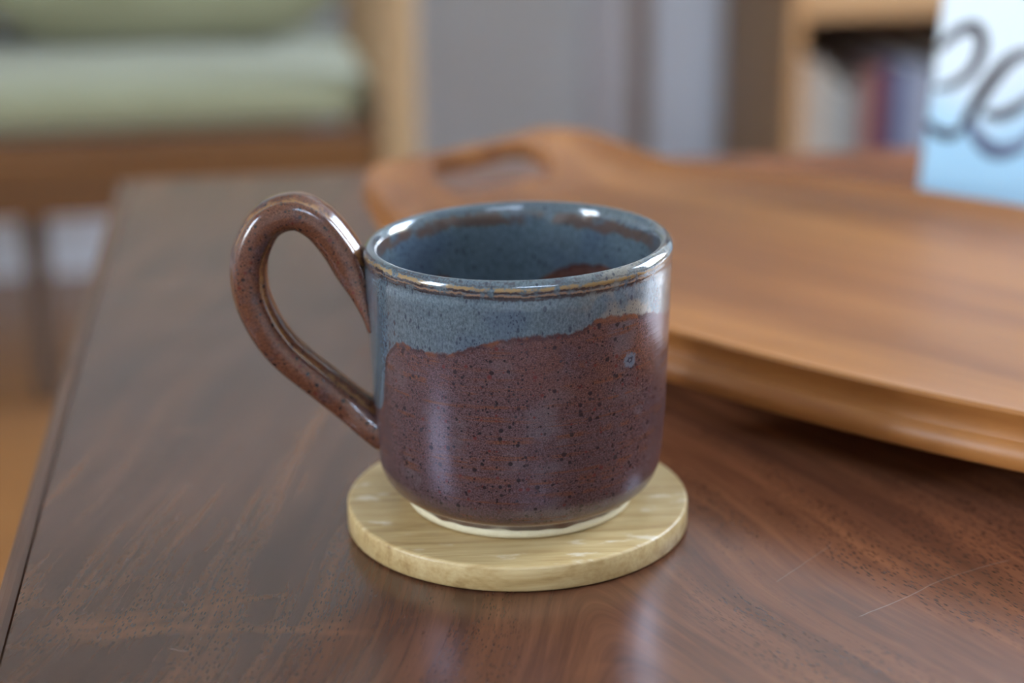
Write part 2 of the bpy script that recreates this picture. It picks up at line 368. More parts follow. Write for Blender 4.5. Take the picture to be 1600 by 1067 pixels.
M = dict(
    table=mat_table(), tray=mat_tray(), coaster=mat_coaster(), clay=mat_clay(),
    g_body=glaze('body'), g_in=glaze('inside'), g_handle=glaze('handle'),
    walnut=mat_wood('walnut_edge', (0.055, 0.022, 0.012), (0.15, 0.062, 0.030), (0, 1, 0), 70, 0.35),
    walnut_x=mat_wood('walnut_edge_cross', (0.055, 0.022, 0.012), (0.15, 0.062, 0.030), (1, 0, 0), 70, 0.35),
    walnut_z=mat_wood('walnut_leg', (0.055, 0.022, 0.012), (0.13, 0.055, 0.027), (0, 0, 1), 70, 0.35),
    honey=mat_wood('honey_wood', (0.10, 0.038, 0.009), (0.18, 0.074, 0.017), (1, 0, 0), 40, 0.4),
    honey_z=mat_wood('honey_wood_upright', (0.25, 0.15, 0.070), (0.37, 0.24, 0.122), (0, 0, 1), 40, 0.4),
    case=mat_wood('bookcase_wood', (0.17, 0.095, 0.042), (0.27, 0.16, 0.075), (0, 0, 1), 40, 0.45),
    edging=mat_wood('bookcase_edging', (0.26, 0.125, 0.042), (0.36, 0.18, 0.066), (0, 0, 1), 40, 0.45),
    case_x=mat_wood('bookcase_shelf_wood', (0.30, 0.155, 0.06), (0.46, 0.25, 0.11), (1, 0, 0), 40, 0.45),
    shaded_leg=mat_wood('shaded_leg_wood', (0.055, 0.032, 0.020), (0.10, 0.060, 0.038), (0, 0, 1), 40, 0.45),  # shade under the seat is put into this leg's wood colour
    sage=mat_fabric('sage_fabric', (0.185, 0.178, 0.100), (0.245, 0.238, 0.145)),
    gloss_white=mat_plain('gloss_white_paint', (0.82, 0.85, 0.90), 0.35, 0.02, 4),
    wall_white=mat_plain('white_wall_paint', (0.80, 0.81, 0.83), 0.7, 0.02, 3),
    wall=mat_plain('grey_wall_paint', (0.50, 0.51, 0.525), 0.7, 0.03, 3), white=mat_plain('white_paint', (0.62, 0.66, 0.74), 0.5, 0.03, 4),
    ceiling=mat_plain('ceiling_paint', (0.88, 0.88, 0.87), 0.85, 0.02, 3), casing=mat_plain('door_casing_paint', (0.48, 0.47, 0.50), 0.5, 0.03, 4),
    brownpaint=mat_plain('door_edge_brown', (0.26, 0.20, 0.17), 0.5, 0.05, 4),
    floor=mat_floor(), vase=mat_vase(), stroke=mat_plain('iron_brush_glaze', (0.040, 0.026, 0.030), 0.3, 0.4, 60),
    stroke_b=mat_plain('blue_grey_brush_glaze', (0.13, 0.15, 0.23), 0.3, 0.3, 60), brass=mat_plain('brass', (0.6, 0.45, 0.2), 0.3),
)
N = NT('window_glass'); tr = N.n('ShaderNodeBsdfTransparent'); gs = N.n('ShaderNodeBsdfGlossy'); gs.inputs['Roughness'].default_value = 0.02
mx = N.n('ShaderNodeMixShader'); mx.inputs[0].default_value = 0.06
N.t.links.new(tr.outputs[0], mx.inputs[1]); N.t.links.new(gs.outputs[0], mx.inputs[2]); N.t.links.new(mx.outputs[0], N.out.inputs[0])
M['glass'] = N.m

# ================================================================== mesh helpers
def sstep(x): x = min(1, max(0, x)); return x * x * (3 - 2 * x)
def link(name, me, mat, parent=None):
    o = bpy.data.objects.new(name, me); COL.objects.link(o)
    if mat is not None:
        for m in (mat if isinstance(mat, (list, tuple)) else [mat]): me.materials.append(m)
    if parent is not None: o.parent = parent
    return o
def obj(name, bm, mat, parent=None, smooth=False):
    me = bpy.data.meshes.new(name); bmesh.ops.recalc_face_normals(bm, faces=bm.faces); bm.to_mesh(me); bm.free()
    if smooth:
        for p in me.polygons: p.use_smooth = True
    return link(name, me, mat, parent)
def add_box(bm, x0, x1, y0, y1, z0, z1):
    r = bmesh.ops.create_cube(bm, size=1.0)['verts']
    bmesh.ops.transform(bm, verts=r, matrix=Matrix.Translation(((x0 + x1) / 2, (y0 + y1) / 2, (z0 + z1) / 2)) @ Matrix.Diagonal((abs(x1 - x0), abs(y1 - y0), abs(z1 - z0), 1)))
    return r
def box(name, ext, mat, parent=None, bev=0.0, seg=2):
    bm = bmesh.new(); add_box(bm, *ext)
    if bev: bmesh.ops.bevel(bm, geom=list(bm.edges), offset=bev, segments=seg, affect='EDGES', profile=0.5)
    return obj(name, bm, mat, parent, smooth=False)
def boxes(name, exts, mat, parent=None):
    bm = bmesh.new()
    for e_ in exts: add_box(bm, *e_)
    return obj(name, bm, mat, parent)
def lathe(prof, n=160):
    bm = bmesh.new(); rings = []
    for (r_, z_) in prof:
        if r_ < 1e-6: rings.append([bm.verts.new((0, 0, z_))])
        else: rings.append([bm.verts.new((r_ * math.cos(2 * PI * i / n), r_ * math.sin(2 * PI * i / n), z_)) for i in range(n)])
    for a, b in zip(rings[:-1], rings[1:]):
        for i in range(n):
            j = (i + 1) % n
            if len(a) == 1 and len(b) == 1: continue
            if len(a) == 1: bm.faces.new((a[0], b[i], b[j]))
            elif len(b) == 1: bm.faces.new((a[i], b[0], a[j]))
            else: bm.faces.new((a[i], b[i], b[j], a[j]))
    return bm
def catmull(pts, k):
    pts = [Vector(p) for p in pts]; out = []
    P = [pts[0] * 2 - pts[1]] + pts + [pts[-1] * 2 - pts[-2]]
    for i in range(1, len(P) - 2):
        p0, p1, p2, p3 = P[i - 1:i + 3]
        for j in range(k):
            t = j / k
            out.append(0.5 * ((2 * p1) + (p2 - p0) * t + (2 * p0 - 5 * p1 + 4 * p2 - p3) * t * t + (3 * p1 - p0 - 3 * p2 + p3) * t ** 3))
    out.append(pts[-1].copy()); return out
def tag(o, label, cat, group=None):
    o['label'] = label; o['category'] = cat
    if group: o['group'] = group
    return o
def empty(name, loc=(0, 0, 0), rz=0.0):
    o = bpy.data.objects.new(name, None); COL.objects.link(o); o.empty_display_size = 0.05
    o.location = loc; o.rotation_euler = (0, 0, rz); return o
def struct(o): o['kind'] = 'structure'; return o
def in_room(o): o.rotation_euler = (0, 0, TH); return o

# ================================================================== the room
in_room(struct(box('floor', (U_L - 0.1, U_R + 0.1, V_F - 0.1, V_B + 0.1, FLOOR - 0.05, FLOOR), M['floor'])))
in_room(struct(box('ceiling', (U_L - 0.1, U_R + 0.1, V_F - 0.1, V_B + 0.1, CEIL, CEIL + 0.05), M['ceiling'])))
in_room(struct(box('wall_back', (U_L - 0.1, U_R + 0.1, V_B, V_B + 0.1, FLOOR, CEIL), M['wall'])))
f0, f1, f2, f3 = WIN_FILL
in_room(struct(boxes('wall_front', [(U_L - 0.1, f0, V_F - 0.1, V_F, FLOOR, CEIL), (f1, U_R + 0.1, V_F - 0.1, V_F, FLOOR, CEIL), (f0, f1, V_F - 0.1, V_F, FLOOR, f2), (f0, f1, V_F - 0.1, V_F, f3, CEIL)], M['wall_white'])))
def wall_with_window(name, u0, u1, win):
    v0, v1, z0, z1 = win
    return in_room(struct(boxes(name, [(u0, u1, V_F, v0, FLOOR, CEIL), (u0, u1, v1, V_B, FLOOR, CEIL), (u0, u1, v0, v1, FLOOR, z0), (u0, u1, v0, v1, z1, CEIL)], M['wall_white'])))
wall_with_window('wall_left', U_L - 0.1, U_L, WIN_L)
wall_with_window('wall_right', U_R, U_R + 0.1, WIN_R)
def window(name, u, win, s):
    v0, v1, z0, z1 = win; t = 0.045; vm = (v0 + v1) / 2; a, b = u - 0.03, u + 0.03
    def X(a_, b_, p_, q_, c_, d_): return (a_, b_, p_, q_, c_, d_) if s else (p_, q_, a_, b_, c_, d_)
    o = in_room(struct(boxes(name, [X(a, b, v0, v0 + t, z0, z1), X(a, b, v1 - t, v1, z0, z1), X(a, b, v0 + t, v1 - t, z0, z0 + t), X(a, b, v0 + t, v1 - t, z1 - t, z1)], M['white'])))
    box('mullion', X(a + 0.005, b - 0.005, vm - 0.03, vm + 0.03, z0 + t, z1 - t), M['white'], o)
    zm = z0 + (z1 - z0) * 0.5
    for p, q in ((v0 + t, vm - 0.03), (vm + 0.03, v1 - t)):
        box('glazing_bar', X(a + 0.01, b - 0.01, p, q, zm - 0.014, zm + 0.014), M['white'], o)
        for c, d in ((z0 + t, zm - 0.014), (zm + 0.014, z1 - t)):
            box('pane', X(u - 0.002, u + 0.002, p, q, c, d), M['glass'], o)
    k = -s if s else 1
    box('window_sill', X(min(u, u + k * 0.14), max(u, u + k * 0.14), v0 - 0.04, v1 + 0.04, z0 - 0.03, z0 - 0.001), M['white'], o)
    return o
window('window_1', U_L - 0.05, WIN_L, -1)
window('window_2', U_R + 0.05, WIN_R, 1)
window('fill_window', V_F - 0.05, WIN_FILL, 0)  # unseen, added to bring in light from the front and above
# white baseboard under the back wall, door frame and door beside the bookcase
DA, DB, DC = 0.428, 0.488, 0.520
in_room(struct(boxes('baseboard_back', [(U_L, DA - 0.002, V_B - 0.016, V_B, FLOOR, FLOOR + 0.10), (U_L, DA - 0.002, V_B - 0.011, V_B, FLOOR + 0.10, FLOOR + 0.112)], M['gloss_white'])))
t1 = in_room(struct(boxes('trim_1', [(DA, DB, V_B - 0.030, V_B, FLOOR, 1.62), (DA, DA + 0.014, V_B - 0.038, V_B - 0.030, FLOOR, 1.62), (DA, 1.30, V_B - 0.030, V_B, 1.62, 1.69)], M['casing'])))
in_room(struct(box('trim_2', (DB, DC, V_B - 0.022, V_B, FLOOR, 1.62), M['brownpaint'])))
door = in_room(struct(box('door_1', (DC, 1.28, V_B - 0.014, V_B, FLOOR + 0.008, 1.618), M['white'])))
box('door_panel', (DC + 0.12, 1.18, V_B - 0.019, V_B - 0.014, 0.1, 1.5), M['white'], door, 0.003, 1)
box('door_panel', (DC + 0.12, 1.18, V_B - 0.019, V_B - 0.014, FLOOR + 0.15, 0.0), M['white'], door, 0.003, 1)

# ================================================================== coffee table
TW, TD, TT = 1.15, 0.78, 0.028
TT_ROT = R(8.3)
tcorner = Vector((-0.2145, 0.452, 0.0))                     # far left corner of the top
vdir = Vector((-math.sin(TT_ROT), math.cos(TT_ROT), 0))
torg = tcorner - vdir * TD
table = empty('coffee_table', (torg.x, torg.y, FLOOR), TT_ROT)
tag(table, 'dark walnut coffee table with figured grain carrying the mug and tray', 'table')
H0 = -FLOOR
EB = 0.0065
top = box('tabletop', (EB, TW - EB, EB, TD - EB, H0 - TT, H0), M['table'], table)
def strip(name, ext, mat):                                  # solid edge strip with a rounded outer arris
    return box(name, ext, mat, table, 0.0022, 2)
strip('edge_strip', (0, EB - 0.0003, 0, TD, H0 - TT, H0 - 0.0003), M['walnut'])
strip('edge_strip', (TW - EB + 0.0003, TW, 0, TD, H0 - TT, H0 - 0.0003), M['walnut'])
strip('edge_strip', (EB, TW - EB, 0, EB - 0.0003, H0 - TT, H0 - 0.0003), M['walnut_x'])
strip('edge_strip', (EB, TW - EB, TD - EB + 0.0003, TD, H0 - TT, H0 - 0.0003), M['walnut_x'])
for a, b in ((0.06, 0.06), (TW - 0.06, 0.06), (0.06, TD - 0.06), (TW - 0.06, TD - 0.06)):
    bm = bmesh.new(); v = add_box(bm, a - 0.022, a + 0.022, b - 0.022, b + 0.022, 0, H0 - TT)
    for q in v:
        if q.co.z < 0.1: q.co.x = a + (q.co.x - a) * 0.65; q.co.y = b + (q.co.y - b) * 0.65
    bmesh.ops.bevel(bm, geom=list(bm.edges), offset=0.004, segments=2, affect='EDGES')
    obj('leg', bm, M['walnut_z'], table)
box('apron', (0.083, TW - 0.083, 0.05, 0.07, H0 - TT - 0.06, H0 - TT), M['walnut_x'], table)
box('apron', (0.083, TW - 0.083, TD - 0.07, TD - 0.05, H0 - TT - 0.06, H0 - TT), M['walnut_x'], table)
box('apron', (0.05, 0.07, 0.083, TD - 0.083, H0 - TT - 0.06, H0 - TT), M['walnut'], table)
box('apron', (TW - 0.07, TW - 0.05, 0.083, TD - 0.083, H0 - TT - 0.06, H0 - TT), M['walnut'], table)

# ================================================================== coaster
CT = 0.0077
bm = lathe([(0, 0), (0.0491, 0), (0.0497, 0.0003), (0.0500, 0.0009), (0.0500, 0.0068), (0.0498, 0.0073), (0.0494, 0.0076), (0.0489, CT), (0.030, CT), (0, CT)], 192)
coaster = obj('coaster', bm, M['coaster'], None, True)
for p in coaster.data.polygons:
    if abs(p.normal.z) > 0.95: p.use_smooth = False
coaster.location = (0, 0, 0.0002); coaster.rotation_euler = (0, 0, R(3))
tag(coaster, 'round pale wooden coaster under the stoneware mug', 'coaster')

# ================================================================== mug
MX = 0.0008
mug = empty('mug', (MX, 0, CT + 0.0004))
tag(mug, 'speckled reddish-brown stoneware mug with blue-grey dipped rim', 'mug')
outer = [(0.0300, 0.0024), (0.0322, 0.0024), (0.0335, 0.0030), (0.0341, 0.0041), (0.0349, 0.0047), (0.0367, 0.0057), (0.0384, 0.0073), (0.0397, 0.0094), (0.0406, 0.0119), (0.0411, 0.0150), (0.0414, 0.0188),
         (0.0417, 0.0240), (0.0420, 0.0310), (0.0422, 0.0385), (0.0425, 0.0460), (0.0427, 0.0540), (0.0430, 0.0620), (0.0432, 0.0685), (0.0432, 0.0715), (0.0430, 0.0725), (0.0432, 0.0732),
         (0.0434, 0.0737), (0.0432, 0.0742), (0.0435, 0.0748), (0.0435, 0.0755), (0.0431, 0.0765), (0.0424, 0.0773), (0.0415, 0.07765)]
inner = [(0.0407, 0.0775), (0.0399, 0.0768), (0.0394, 0.0756), (0.0391, 0.0738), (0.0387, 0.0700), (0.0385, 0.0660), (0.0386, 0.0600), (0.0386, 0.0520), (0.0384, 0.0420), (0.0380, 0.0300),
         (0.0372, 0.0220), (0.0350, 0.0150), (0.0300, 0.0112), (0.0200, 0.0096), (0.0100, 0.0092), (0, 0.0091)]
NSEG = 192
bm = lathe(outer + inner, NSEG)
bm.faces.ensure_lookup_table()
for i, fc in enumerate(bm.faces):
    if i >= (len(outer)) * NSEG: fc.material_index = 1
for v in bm.verts:                                          # hand thrown: never quite round
    a = math.atan2(v.co.y, v.co.x); r_ = math.hypot(v.co.x, v.co.y)
    if r_ > 0.031 and v.co.z < 0.0036: v.co.z += 0.00022 * (math.sin(7 * a + 1.1) + 0.7 * math.sin(17 * a) + 0.5 * math.sin(29 * a + 2))   # ragged glaze edge
    if r_ > 0.02:
        k = 1 + 0.0035 * math.sin(2 * a + 0.6) + 0.002 * math.sin(3 * a + v.co.z * 60)
        v.co.x *= k; v.co.y *= k
        if v.co.z > 0.06: v.co.z += 0.0004 * math.sin(a + 0.4) * (v.co.z - 0.06) / 0.017 + 0.0006 * math.cos(a) * (v.co.z - 0.06) / 0.017
body = obj('body', bm, [M['g_body'], M['g_in']], mug, True)
# uneven glaze line over the bare clay foot
bm = lathe([(0.0285, 0.0012), (0.0292, 0.0002), (0.0300, 0), (0.0321, 0), (0.0328, 0.0004), (0.0331, 0.0012), (0.0331, 0.0022), (0.0326, 0.0030), (0.0300, 0.0030)], NSEG)
foot = obj('foot_ring', bm, M['clay'], mug, True)
foot['label'] = 'unglazed cream clay foot ring'
# handle: a pulled strap with two soft grooves, rising above the rim
hp = [(-0.0406, 0.0535), (-0.0417, 0.0580), (-0.0437, 0.0638), (-0.0462, 0.0696), (-0.0496, 0.0760), (-0.0550, 0.0828), (-0.0617, 0.0860), (-0.0695, 0.0832), (-0.0742, 0.0752), (-0.0754, 0.0678), (-0.0747, 0.0608),
      (-0.0723, 0.0541), (-0.0690, 0.0482), (-0.0643, 0.0426), (-0.0552, 0.0346), (-0.0484, 0.0287), (-0.0436, 0.0248), (-0.0374, 0.0200)]
path = catmull([(x - MX, 0, z) for x, z in hp], 8)
bm = bmesh.new(); uvl = bm.loops.layers.uv.new('UVMap'); NR = 40; rings = []
L = len(path)
for i, p in enumerate(path):
    t = i / (L - 1)
    tg = (path[min(i + 1, L - 1)] - path[max(i - 1, 0)]).normalized()
    nrm = Vector((0, 1, 0)).cross(tg).normalized()           # in the plane of the loop
    ea, eb = sstep(t / 0.20), sstep((1 - t) / 0.14)             # both ends thin out and widen where they are smeared on to the wall
    hw = 0.0080 + 0.0034 * (1 - ea) + 0.0034 * (1 - eb) - 0.0006 * t        # half width (across)
    ht = (0.0054 - 0.0004 * t) * (0.30 + 0.70 * ea) * (1.08 - 0.08 * eb)    # half thickness
    ring = []
    for j in range(NR):
        a = 2 * PI * j / NR
        ca, sa = math.cos(a), math.sin(a)
        ex = 0.78
        yy = hw * math.copysign(abs(ca) ** ex, ca); nn = ht * math.copysign(abs(sa) ** ex, sa)
        nn *= 1 - 0.16 * math.exp(-((abs(ca) - 0.52) / 0.16) ** 2)      # grooves along the strap
        ring.append(bm.verts.new(p + Vector((0, yy, 0)) + nrm * nn))
    rings.append(ring)
for i in range(L - 1):
    for j in range(NR):
        k = (j + 1) % NR
        fc = bm.faces.new((rings[i][j], rings[i][k], rings[i + 1][k], rings[i + 1][j]))
        for lp, (uu, vv) in zip(fc.loops, ((i, j), (i, j + 1), (i + 1, j + 1), (i + 1, j))): lp[uvl].uv = (uu / L, vv / NR)
bm.faces.new(rings[0]); bm.faces.new(rings[-1][::-1])
handle = obj('handle', bm, M['g_handle'], mug, True)
mug.rotation_euler = (0, 0, 0)

# ================================================================== serving tray (bowed sides, raised lip, slotted ends)
TA = R(44.9); TL = 0.48; WM, WE = 0.117, 0.066
tray_c = Vector((-0.0235, 0.3115, 0)) + Vector((math.cos(TA), -math.sin(TA), 0)) * TL / 2
def tray_half(s):                                            # half width at distance s from the end
    q = abs(s - TL / 2) / (TL / 2); W = WE + (WM - WE) * (1 - q * q)
    d = min(s, TL - s); rc = 0.022
    if d < rc: W -= rc - math.sqrt(max(0.0, rc * rc - (rc - d) ** 2))
    return W
def lip_z(s):
    d = min(s, TL - s); return 0.0345 + 0.0125 * (1 - sstep(d / 0.06))
# cross profile: (fraction of half width or offset from the edge, height) given as (inset from edge, z relative to lip, absolute flag)
def tray_profile(s):
    d = min(s, TL - s); W = tray_half(s); zl = lip_z(s)
    fl = 0.0285 + (zl - 0.0285 - 0.001) * (1 - sstep(d / 0.065))   # floor sweeps up into the end handles
    P = []; th = (0.0085 + 0.0120 * sstep(d / 0.07)) / 0.0205
    for k in range(0, 9): P.append(((W - 0.026) * k / 8, fl))
    P += [(W - 0.018, fl + (zl - fl) * 0.10), (W - 0.010, fl + (zl - fl) * 0.45), (W - 0.0045, fl + (zl - fl) * 0.90), (W - 0.0020, zl)]
    P += [(W + a_, zl - b_ * th) for a_, b_ in ((-0.0003, 0.0008), (-0.0016, 0.0040), (-0.0024, 0.0072), (-0.0018, 0.0094), (-0.0004, 0.0102), (0.0012, 0.0125), (0.0014, 0.0150),
          (0.0002, 0.0176), (-0.0040, 0.0196), (-0.0120, 0.0205))]
    under = zl - 0.0205 * th
    low = max(0.0, 1 - sstep((0.075 - d) / 0.05)) if d < 0.075 else 1.0
    ub = under * (1 - low) + 0.0006 * low
    u1 = under * (1 - low) + 0.0040 * low
    P += [((W - 0.012) * 0.86, under + (u1 - under) * 0.35), ((W - 0.012) * 0.70, u1), ((W - 0.012) * 0.62, ub), (0.0, ub)]
    return P
bm = bmesh.new(); S = []
k = 0
for i in range(97):
    t = i / 96; S.append(TL / 2 * (1 - math.cos(PI * t)))       # denser at the ends
rows = []
for s in S:
    s_ = min(max(s, 0.0004), TL - 0.0004)
    pr = tray_profile(s_); n = len(pr)
    right = [bm.verts.new((s_ - TL / 2, w_, z_)) for w_, z_ in pr]
    left = [bm.verts.new((s_ - TL / 2, -w_, z_)) for w_, z_ in pr[1:-1]]
    rows.append(right + left[::-1])
for a, b in zip(rows[:-1], rows[1:]):
    m_ = len(a)
    for j in range(m_):
        q = (j + 1) % m_; bm.faces.new((a[j], a[q], b[q], b[j]))
bm.faces.new(rows[0]); bm.faces.new(rows[-1][::-1])
bmesh.ops.recalc_face_normals(bm, faces=bm.faces)
tray_me = bpy.data.meshes.new('serving_tray'); bm.to_mesh(tray_me); bm.free()
tray = link('serving_tray', tray_me, M['tray'])
def stadium(x, hw, hl, yc):                                  # slot cutter, long across the tray
    b = bmesh.new(); n = 20; pts = []
    for i in range(n + 1): a = PI * i / n; pts.append((x + hw * math.cos(a), yc + hl - hw + hw * math.sin(a)))
    for i in range(n + 1): a = PI + PI * i / n; pts.append((x + hw * math.cos(a), yc - hl + hw + hw * math.sin(a)))
    lo = [b.verts.new((p, q, -0.02)) for p, q in pts]; hi = [b.verts.new((p, q, 0.09)) for p, q in pts]
    b.faces.new(lo[::-1]); b.faces.new(hi)
    for i in range(len(pts)):
        j = (i + 1) % len(pts); b.faces.new((lo[i], lo[j], hi[j], hi[i]))
    bmesh.ops.recalc_face_normals(b, faces=b.faces)
    me = bpy.data.meshes.new('slot'); b.to_mesh(me); b.free(); return link('slot', me, M['tray'])
SLOT = 0.020
cut = [stadium(-TL / 2 + SLOT, 0.0120, 0.035, 0.0), stadium(TL / 2 - SLOT, 0.0120, 0.035, 0.0)]
for c in cut:
    md = tray.modifiers.new('slot', 'BOOLEAN'); md.object = c; md.operation = 'DIFFERENCE'; md.solver = 'EXACT'
dg = bpy.context.evaluated_depsgraph_get(); dg.update()
new_me = bpy.data.meshes.new_from_object(tray.evaluated_get(dg))
tray.modifiers.clear(); tray.data = new_me; new_me.name = 'serving_tray'
for c in cut: bpy.data.objects.remove(c)
for p in new_me.polygons: p.use_smooth = True
new_me.set_sharp_from_angle(angle=R(35))
tray.location = tray_c; tray.rotation_euler = (0, 0, -TA)
tag(tray, 'large warm-brown wooden serving tray with slotted end behind the mug', 'tray')

# ================================================================== pale blue slab vase behind the tray
VR = math.atan2(-0.06, 0.10)
vase = empty('vase', (0.272, 0.356, 0.0003), VR)
tag(vase, 'pale blue glazed slab vase with dark looping brushwork behind the tray', 'vase')
VW, VD, VH = 0.066, 0.040, 0.235
def vtaper(z): return 1 - 0.20 * z / VH
def vface(x, z): return Vector((x * vtaper(z), -VD * vtaper(z), z))
bm = bmesh.new(); rings = []; NC = 8
def rrect(sx_, sy_, rr):
    out = []
    for cx, cy, a0 in ((sx_ - rr, sy_ - rr, 0), (-sx_ + rr, sy_ - rr, 90), (-sx_ + rr, -sy_ + rr, 180), (sx_ - rr, -sy_ + rr, 270)):
        for k in range(NC + 1): a = R(a0 + 90 * k / NC); out.append((cx + rr * math.cos(a), cy + rr * math.sin(a)))
    return out
levels = [(0.0, 0.97, 0), (0.003, 1.0, 0)] + [(VH * k / 8, 1.0, 0) for k in range(1, 9)] + [(VH + 0.003, 0.97, 0), (VH + 0.003, 0.90, 0), (VH - 0.004, 0.87, 1), (VH - 0.12, 0.87, 1), (0.012, 0.86, 1)]
for z_, k_, _ in levels:
    tt = vtaper(min(z_, VH)) * k_
    rings.append([bm.verts.new((p * tt, q * tt, z_)) for p, q in rrect(VW, VD, 0.007)])
for a, b in zip(rings[:-1], rings[1:]):
    for i in range(len(a)): j = (i + 1) % len(a); bm.faces.new((a[i], a[j], b[j], b[i]))
bm.faces.new(rings[0][::-1]); bm.faces.new(rings[-1])
vb = obj('body', bm, M['vase'], vase, True); vb.data.set_sharp_from_angle(angle=R(40))
def stroke(pts, wid, mat):                                   # a thick brushed line of glaze lying on the face
    path = catmull([(x, 0, z) for x, z in pts], 8); b = bmesh.new(); rows = []
    for i, p in enumerate(path):
        tg = (path[min(i + 1, len(path) - 1)] - path[max(i - 1, 0)]).normalized(); nr = Vector((tg.z, 0, -tg.x))
        t = i / (len(path) - 1); ww = wid * (0.55 + 0.75 * math.sin(PI * min(1, t * 0.9 + 0.1))) * 0.5
        row = []
        for f_, h_ in ((-1, -0.0006), (-0.9, 0.0004), (0, 0.0010), (0.9, 0.0004), (1, -0.0006)):
            q = p + nr * ww * f_; v = vface(q.x, q.z); v.y -= h_; row.append(b.verts.new(v))
        rows.append(row)
    for a, c in zip(rows[:-1], rows[1:]):
        for j in range(4): b.faces.new((a[j], a[j + 1], c[j + 1], c[j]))
        b.faces.new((a[4], a[0], c[0], c[4]))
    b.faces.new(rows[0][::-1]); b.faces.new(rows[-1])
    o = obj('brush_stroke', b, mat, vase, True); return o
V0 = -VW
for pts, wd, mt in (
    ([(0.002, 0.082), (0.010, 0.090), (0.019, 0.093), (0.024, 0.086), (0.021, 0.074), (0.012, 0.066), (0.003, 0.063)], 0.0042, 'stroke'),
    ([(0.001, 0.046), (0.008, 0.042), (0.015, 0.042), (0.020, 0.046)], 0.0038, 'stroke'),
    ([(0.019, 0.046), (0.024, 0.056), (0.030, 0.068), (0.040, 0.080), (0.052, 0.084)], 0.0050, 'stroke'),
    ([(0.023, 0.048), (0.029, 0.040), (0.037, 0.036), (0.047, 0.039), (0.056, 0.048)], 0.0055, 'stroke_b'),
    ([(0.029, 0.053), (0.037, 0.053), (0.046, 0.058), (0.055, 0.066)], 0.0040, 'stroke'),
    ([(0.056, 0.082), (0.066, 0.076), (0.071, 0.064), (0.066, 0.052), (0.058, 0.046)], 0.0045, 'stroke'),
    ([(0.070, 0.046), (0.078, 0.058), (0.086, 0.072), (0.098, 0.084), (0.110, 0.086)], 0.0048, 'stroke'),
    ([(0.074, 0.047), (0.084, 0.039), (0.096, 0.037), (0.106, 0.044)], 0.0050, 'stroke_b')):
    stroke([(V0 + 0.001 + x, z) for x, z in pts], wd * 1.2, M[mt])

# ================================================================== settee by the back wall
def cushion(name, sx_, sy_, sz_, mat, parent, loc, rot=(0, 0, 0), puff=0.012):
    bm = bmesh.new(); nx, ny, nz = 14, 8, 4
    bmesh.ops.create_cube(bm, size=1.0)
    bmesh.ops.subdivide_edges(bm, edges=list(bm.edges), cuts=7, use_grid_fill=True)
    for v in bm.verts:
        x, y, z = v.co * 2
        px = (1 - x ** 4) * (1 - y ** 4)
        ex = 1 - 0.04 * (abs(z) ** 4)
        X, Y, Z = x * sx_ / 2 * ex, y * sy_ / 2 * (1 - 0.07 * abs(z) ** 4), z * sz_ / 2
        Z += math.copysign(puff, z) * px * abs(z)
        r_ = 0.86 if (abs(x) > 0.99 and abs(z) > 0.99) or (abs(y) > 0.99 and abs(z) > 0.99) else 1.0
        v.co = (X, Y, Z * (1 if r_ == 1 else 0.80))
    o = obj(name, bm, mat, parent, True)
    o.location = loc; o.rotation_euler = rot
    sd = o.modifiers.new('soft', 'SUBSURF'); sd.levels = 1; sd.render_levels = 1
    return o
SO = Vector((-0.122, 1.37, FLOOR))                         # the front right post
settee = empty('settee', SO, TH)
tag(settee, 'wooden framed settee with sage green cushions against the grey wall', 'settee')
SW, SD = 0.86, 0.52
seat_z = 0.244
def post(x, y, h, w_=0.020, mat='honey_z', name='leg'): return box(name, (x - w_, x + w_, y - w_, y + w_, 0, h), M[mat], settee, 0.006)
post(0, 0, 0.60, 0.021); post(-SW, 0, 0.60, 0.021); post(0, SD - 0.04, 0.78); post(-SW, SD - 0.04, 0.78)
post(-0.39, 0.030, seat_z - 0.0005, 0.013, 'shaded_leg')
box('front_rail', (-SW + 0.022, -0.022, -0.018, 0.012, seat_z, seat_z + 0.052), M['honey'], settee, 0.004)
box('lower_rail', (-SW + 0.022, -0.022, -0.010, 0.012, seat_z - 0.030, seat_z - 0.003), M['honey'], settee, 0.003)
box('back_rail', (-SW + 0.022, -0.022, SD - 0.055, SD - 0.028, seat_z, seat_z + 0.05), M['honey'], settee, 0.004)
box('top_rail', (-SW + 0.022, -0.022, SD - 0.052, SD - 0.028, 0.70, 0.76), M['honey'], settee, 0.004)
for x in (0, -SW):
    box('side_rail', (x - 0.012, x + 0.012, 0.022, SD - 0.062, seat_z, seat_z + 0.05), M['honey'], settee, 0.004)
    box('armrest', (x - 0.030, x + 0.030, -0.04, SD - 0.062, 0.60, 0.625), M['honey'], settee, 0.008)
    for k in range(2): box('arm_spindle', (x - 0.008, x + 0.008, 0.13 + k * 0.12, 0.146 + k * 0.12, seat_z + 0.05, 0.60), M['honey_z'], settee, 0.003)
for k in range(7):
    x = -0.11 - k * (SW - 0.22) / 6
    box('back_slat', (x - 0.014, x + 0.014, SD - 0.047, SD - 0.035, seat_z + 0.05, 0.70), M['honey_z'], settee, 0.003)
cushion('seat_cushion', SW - 0.050, 0.45, 0.054, M['sage'], settee, (-SW / 2, 0.210, seat_z + 0.081), (0, 0, 0), 0.010)
for k in range(2):
    bw = 0.405 if k == 0 else SW - 0.05 - 0.405 - 0.05
    xc = -0.037 - bw / 2 if k == 0 else -0.037 - 0.405 - 0.020 - bw / 2
    cushion('back_cushion', bw, 0.17, 0.40, M['sage'], settee, (xc, SD - 0.260, seat_z + 0.312), (R(-9), 0, 0), 0.0)

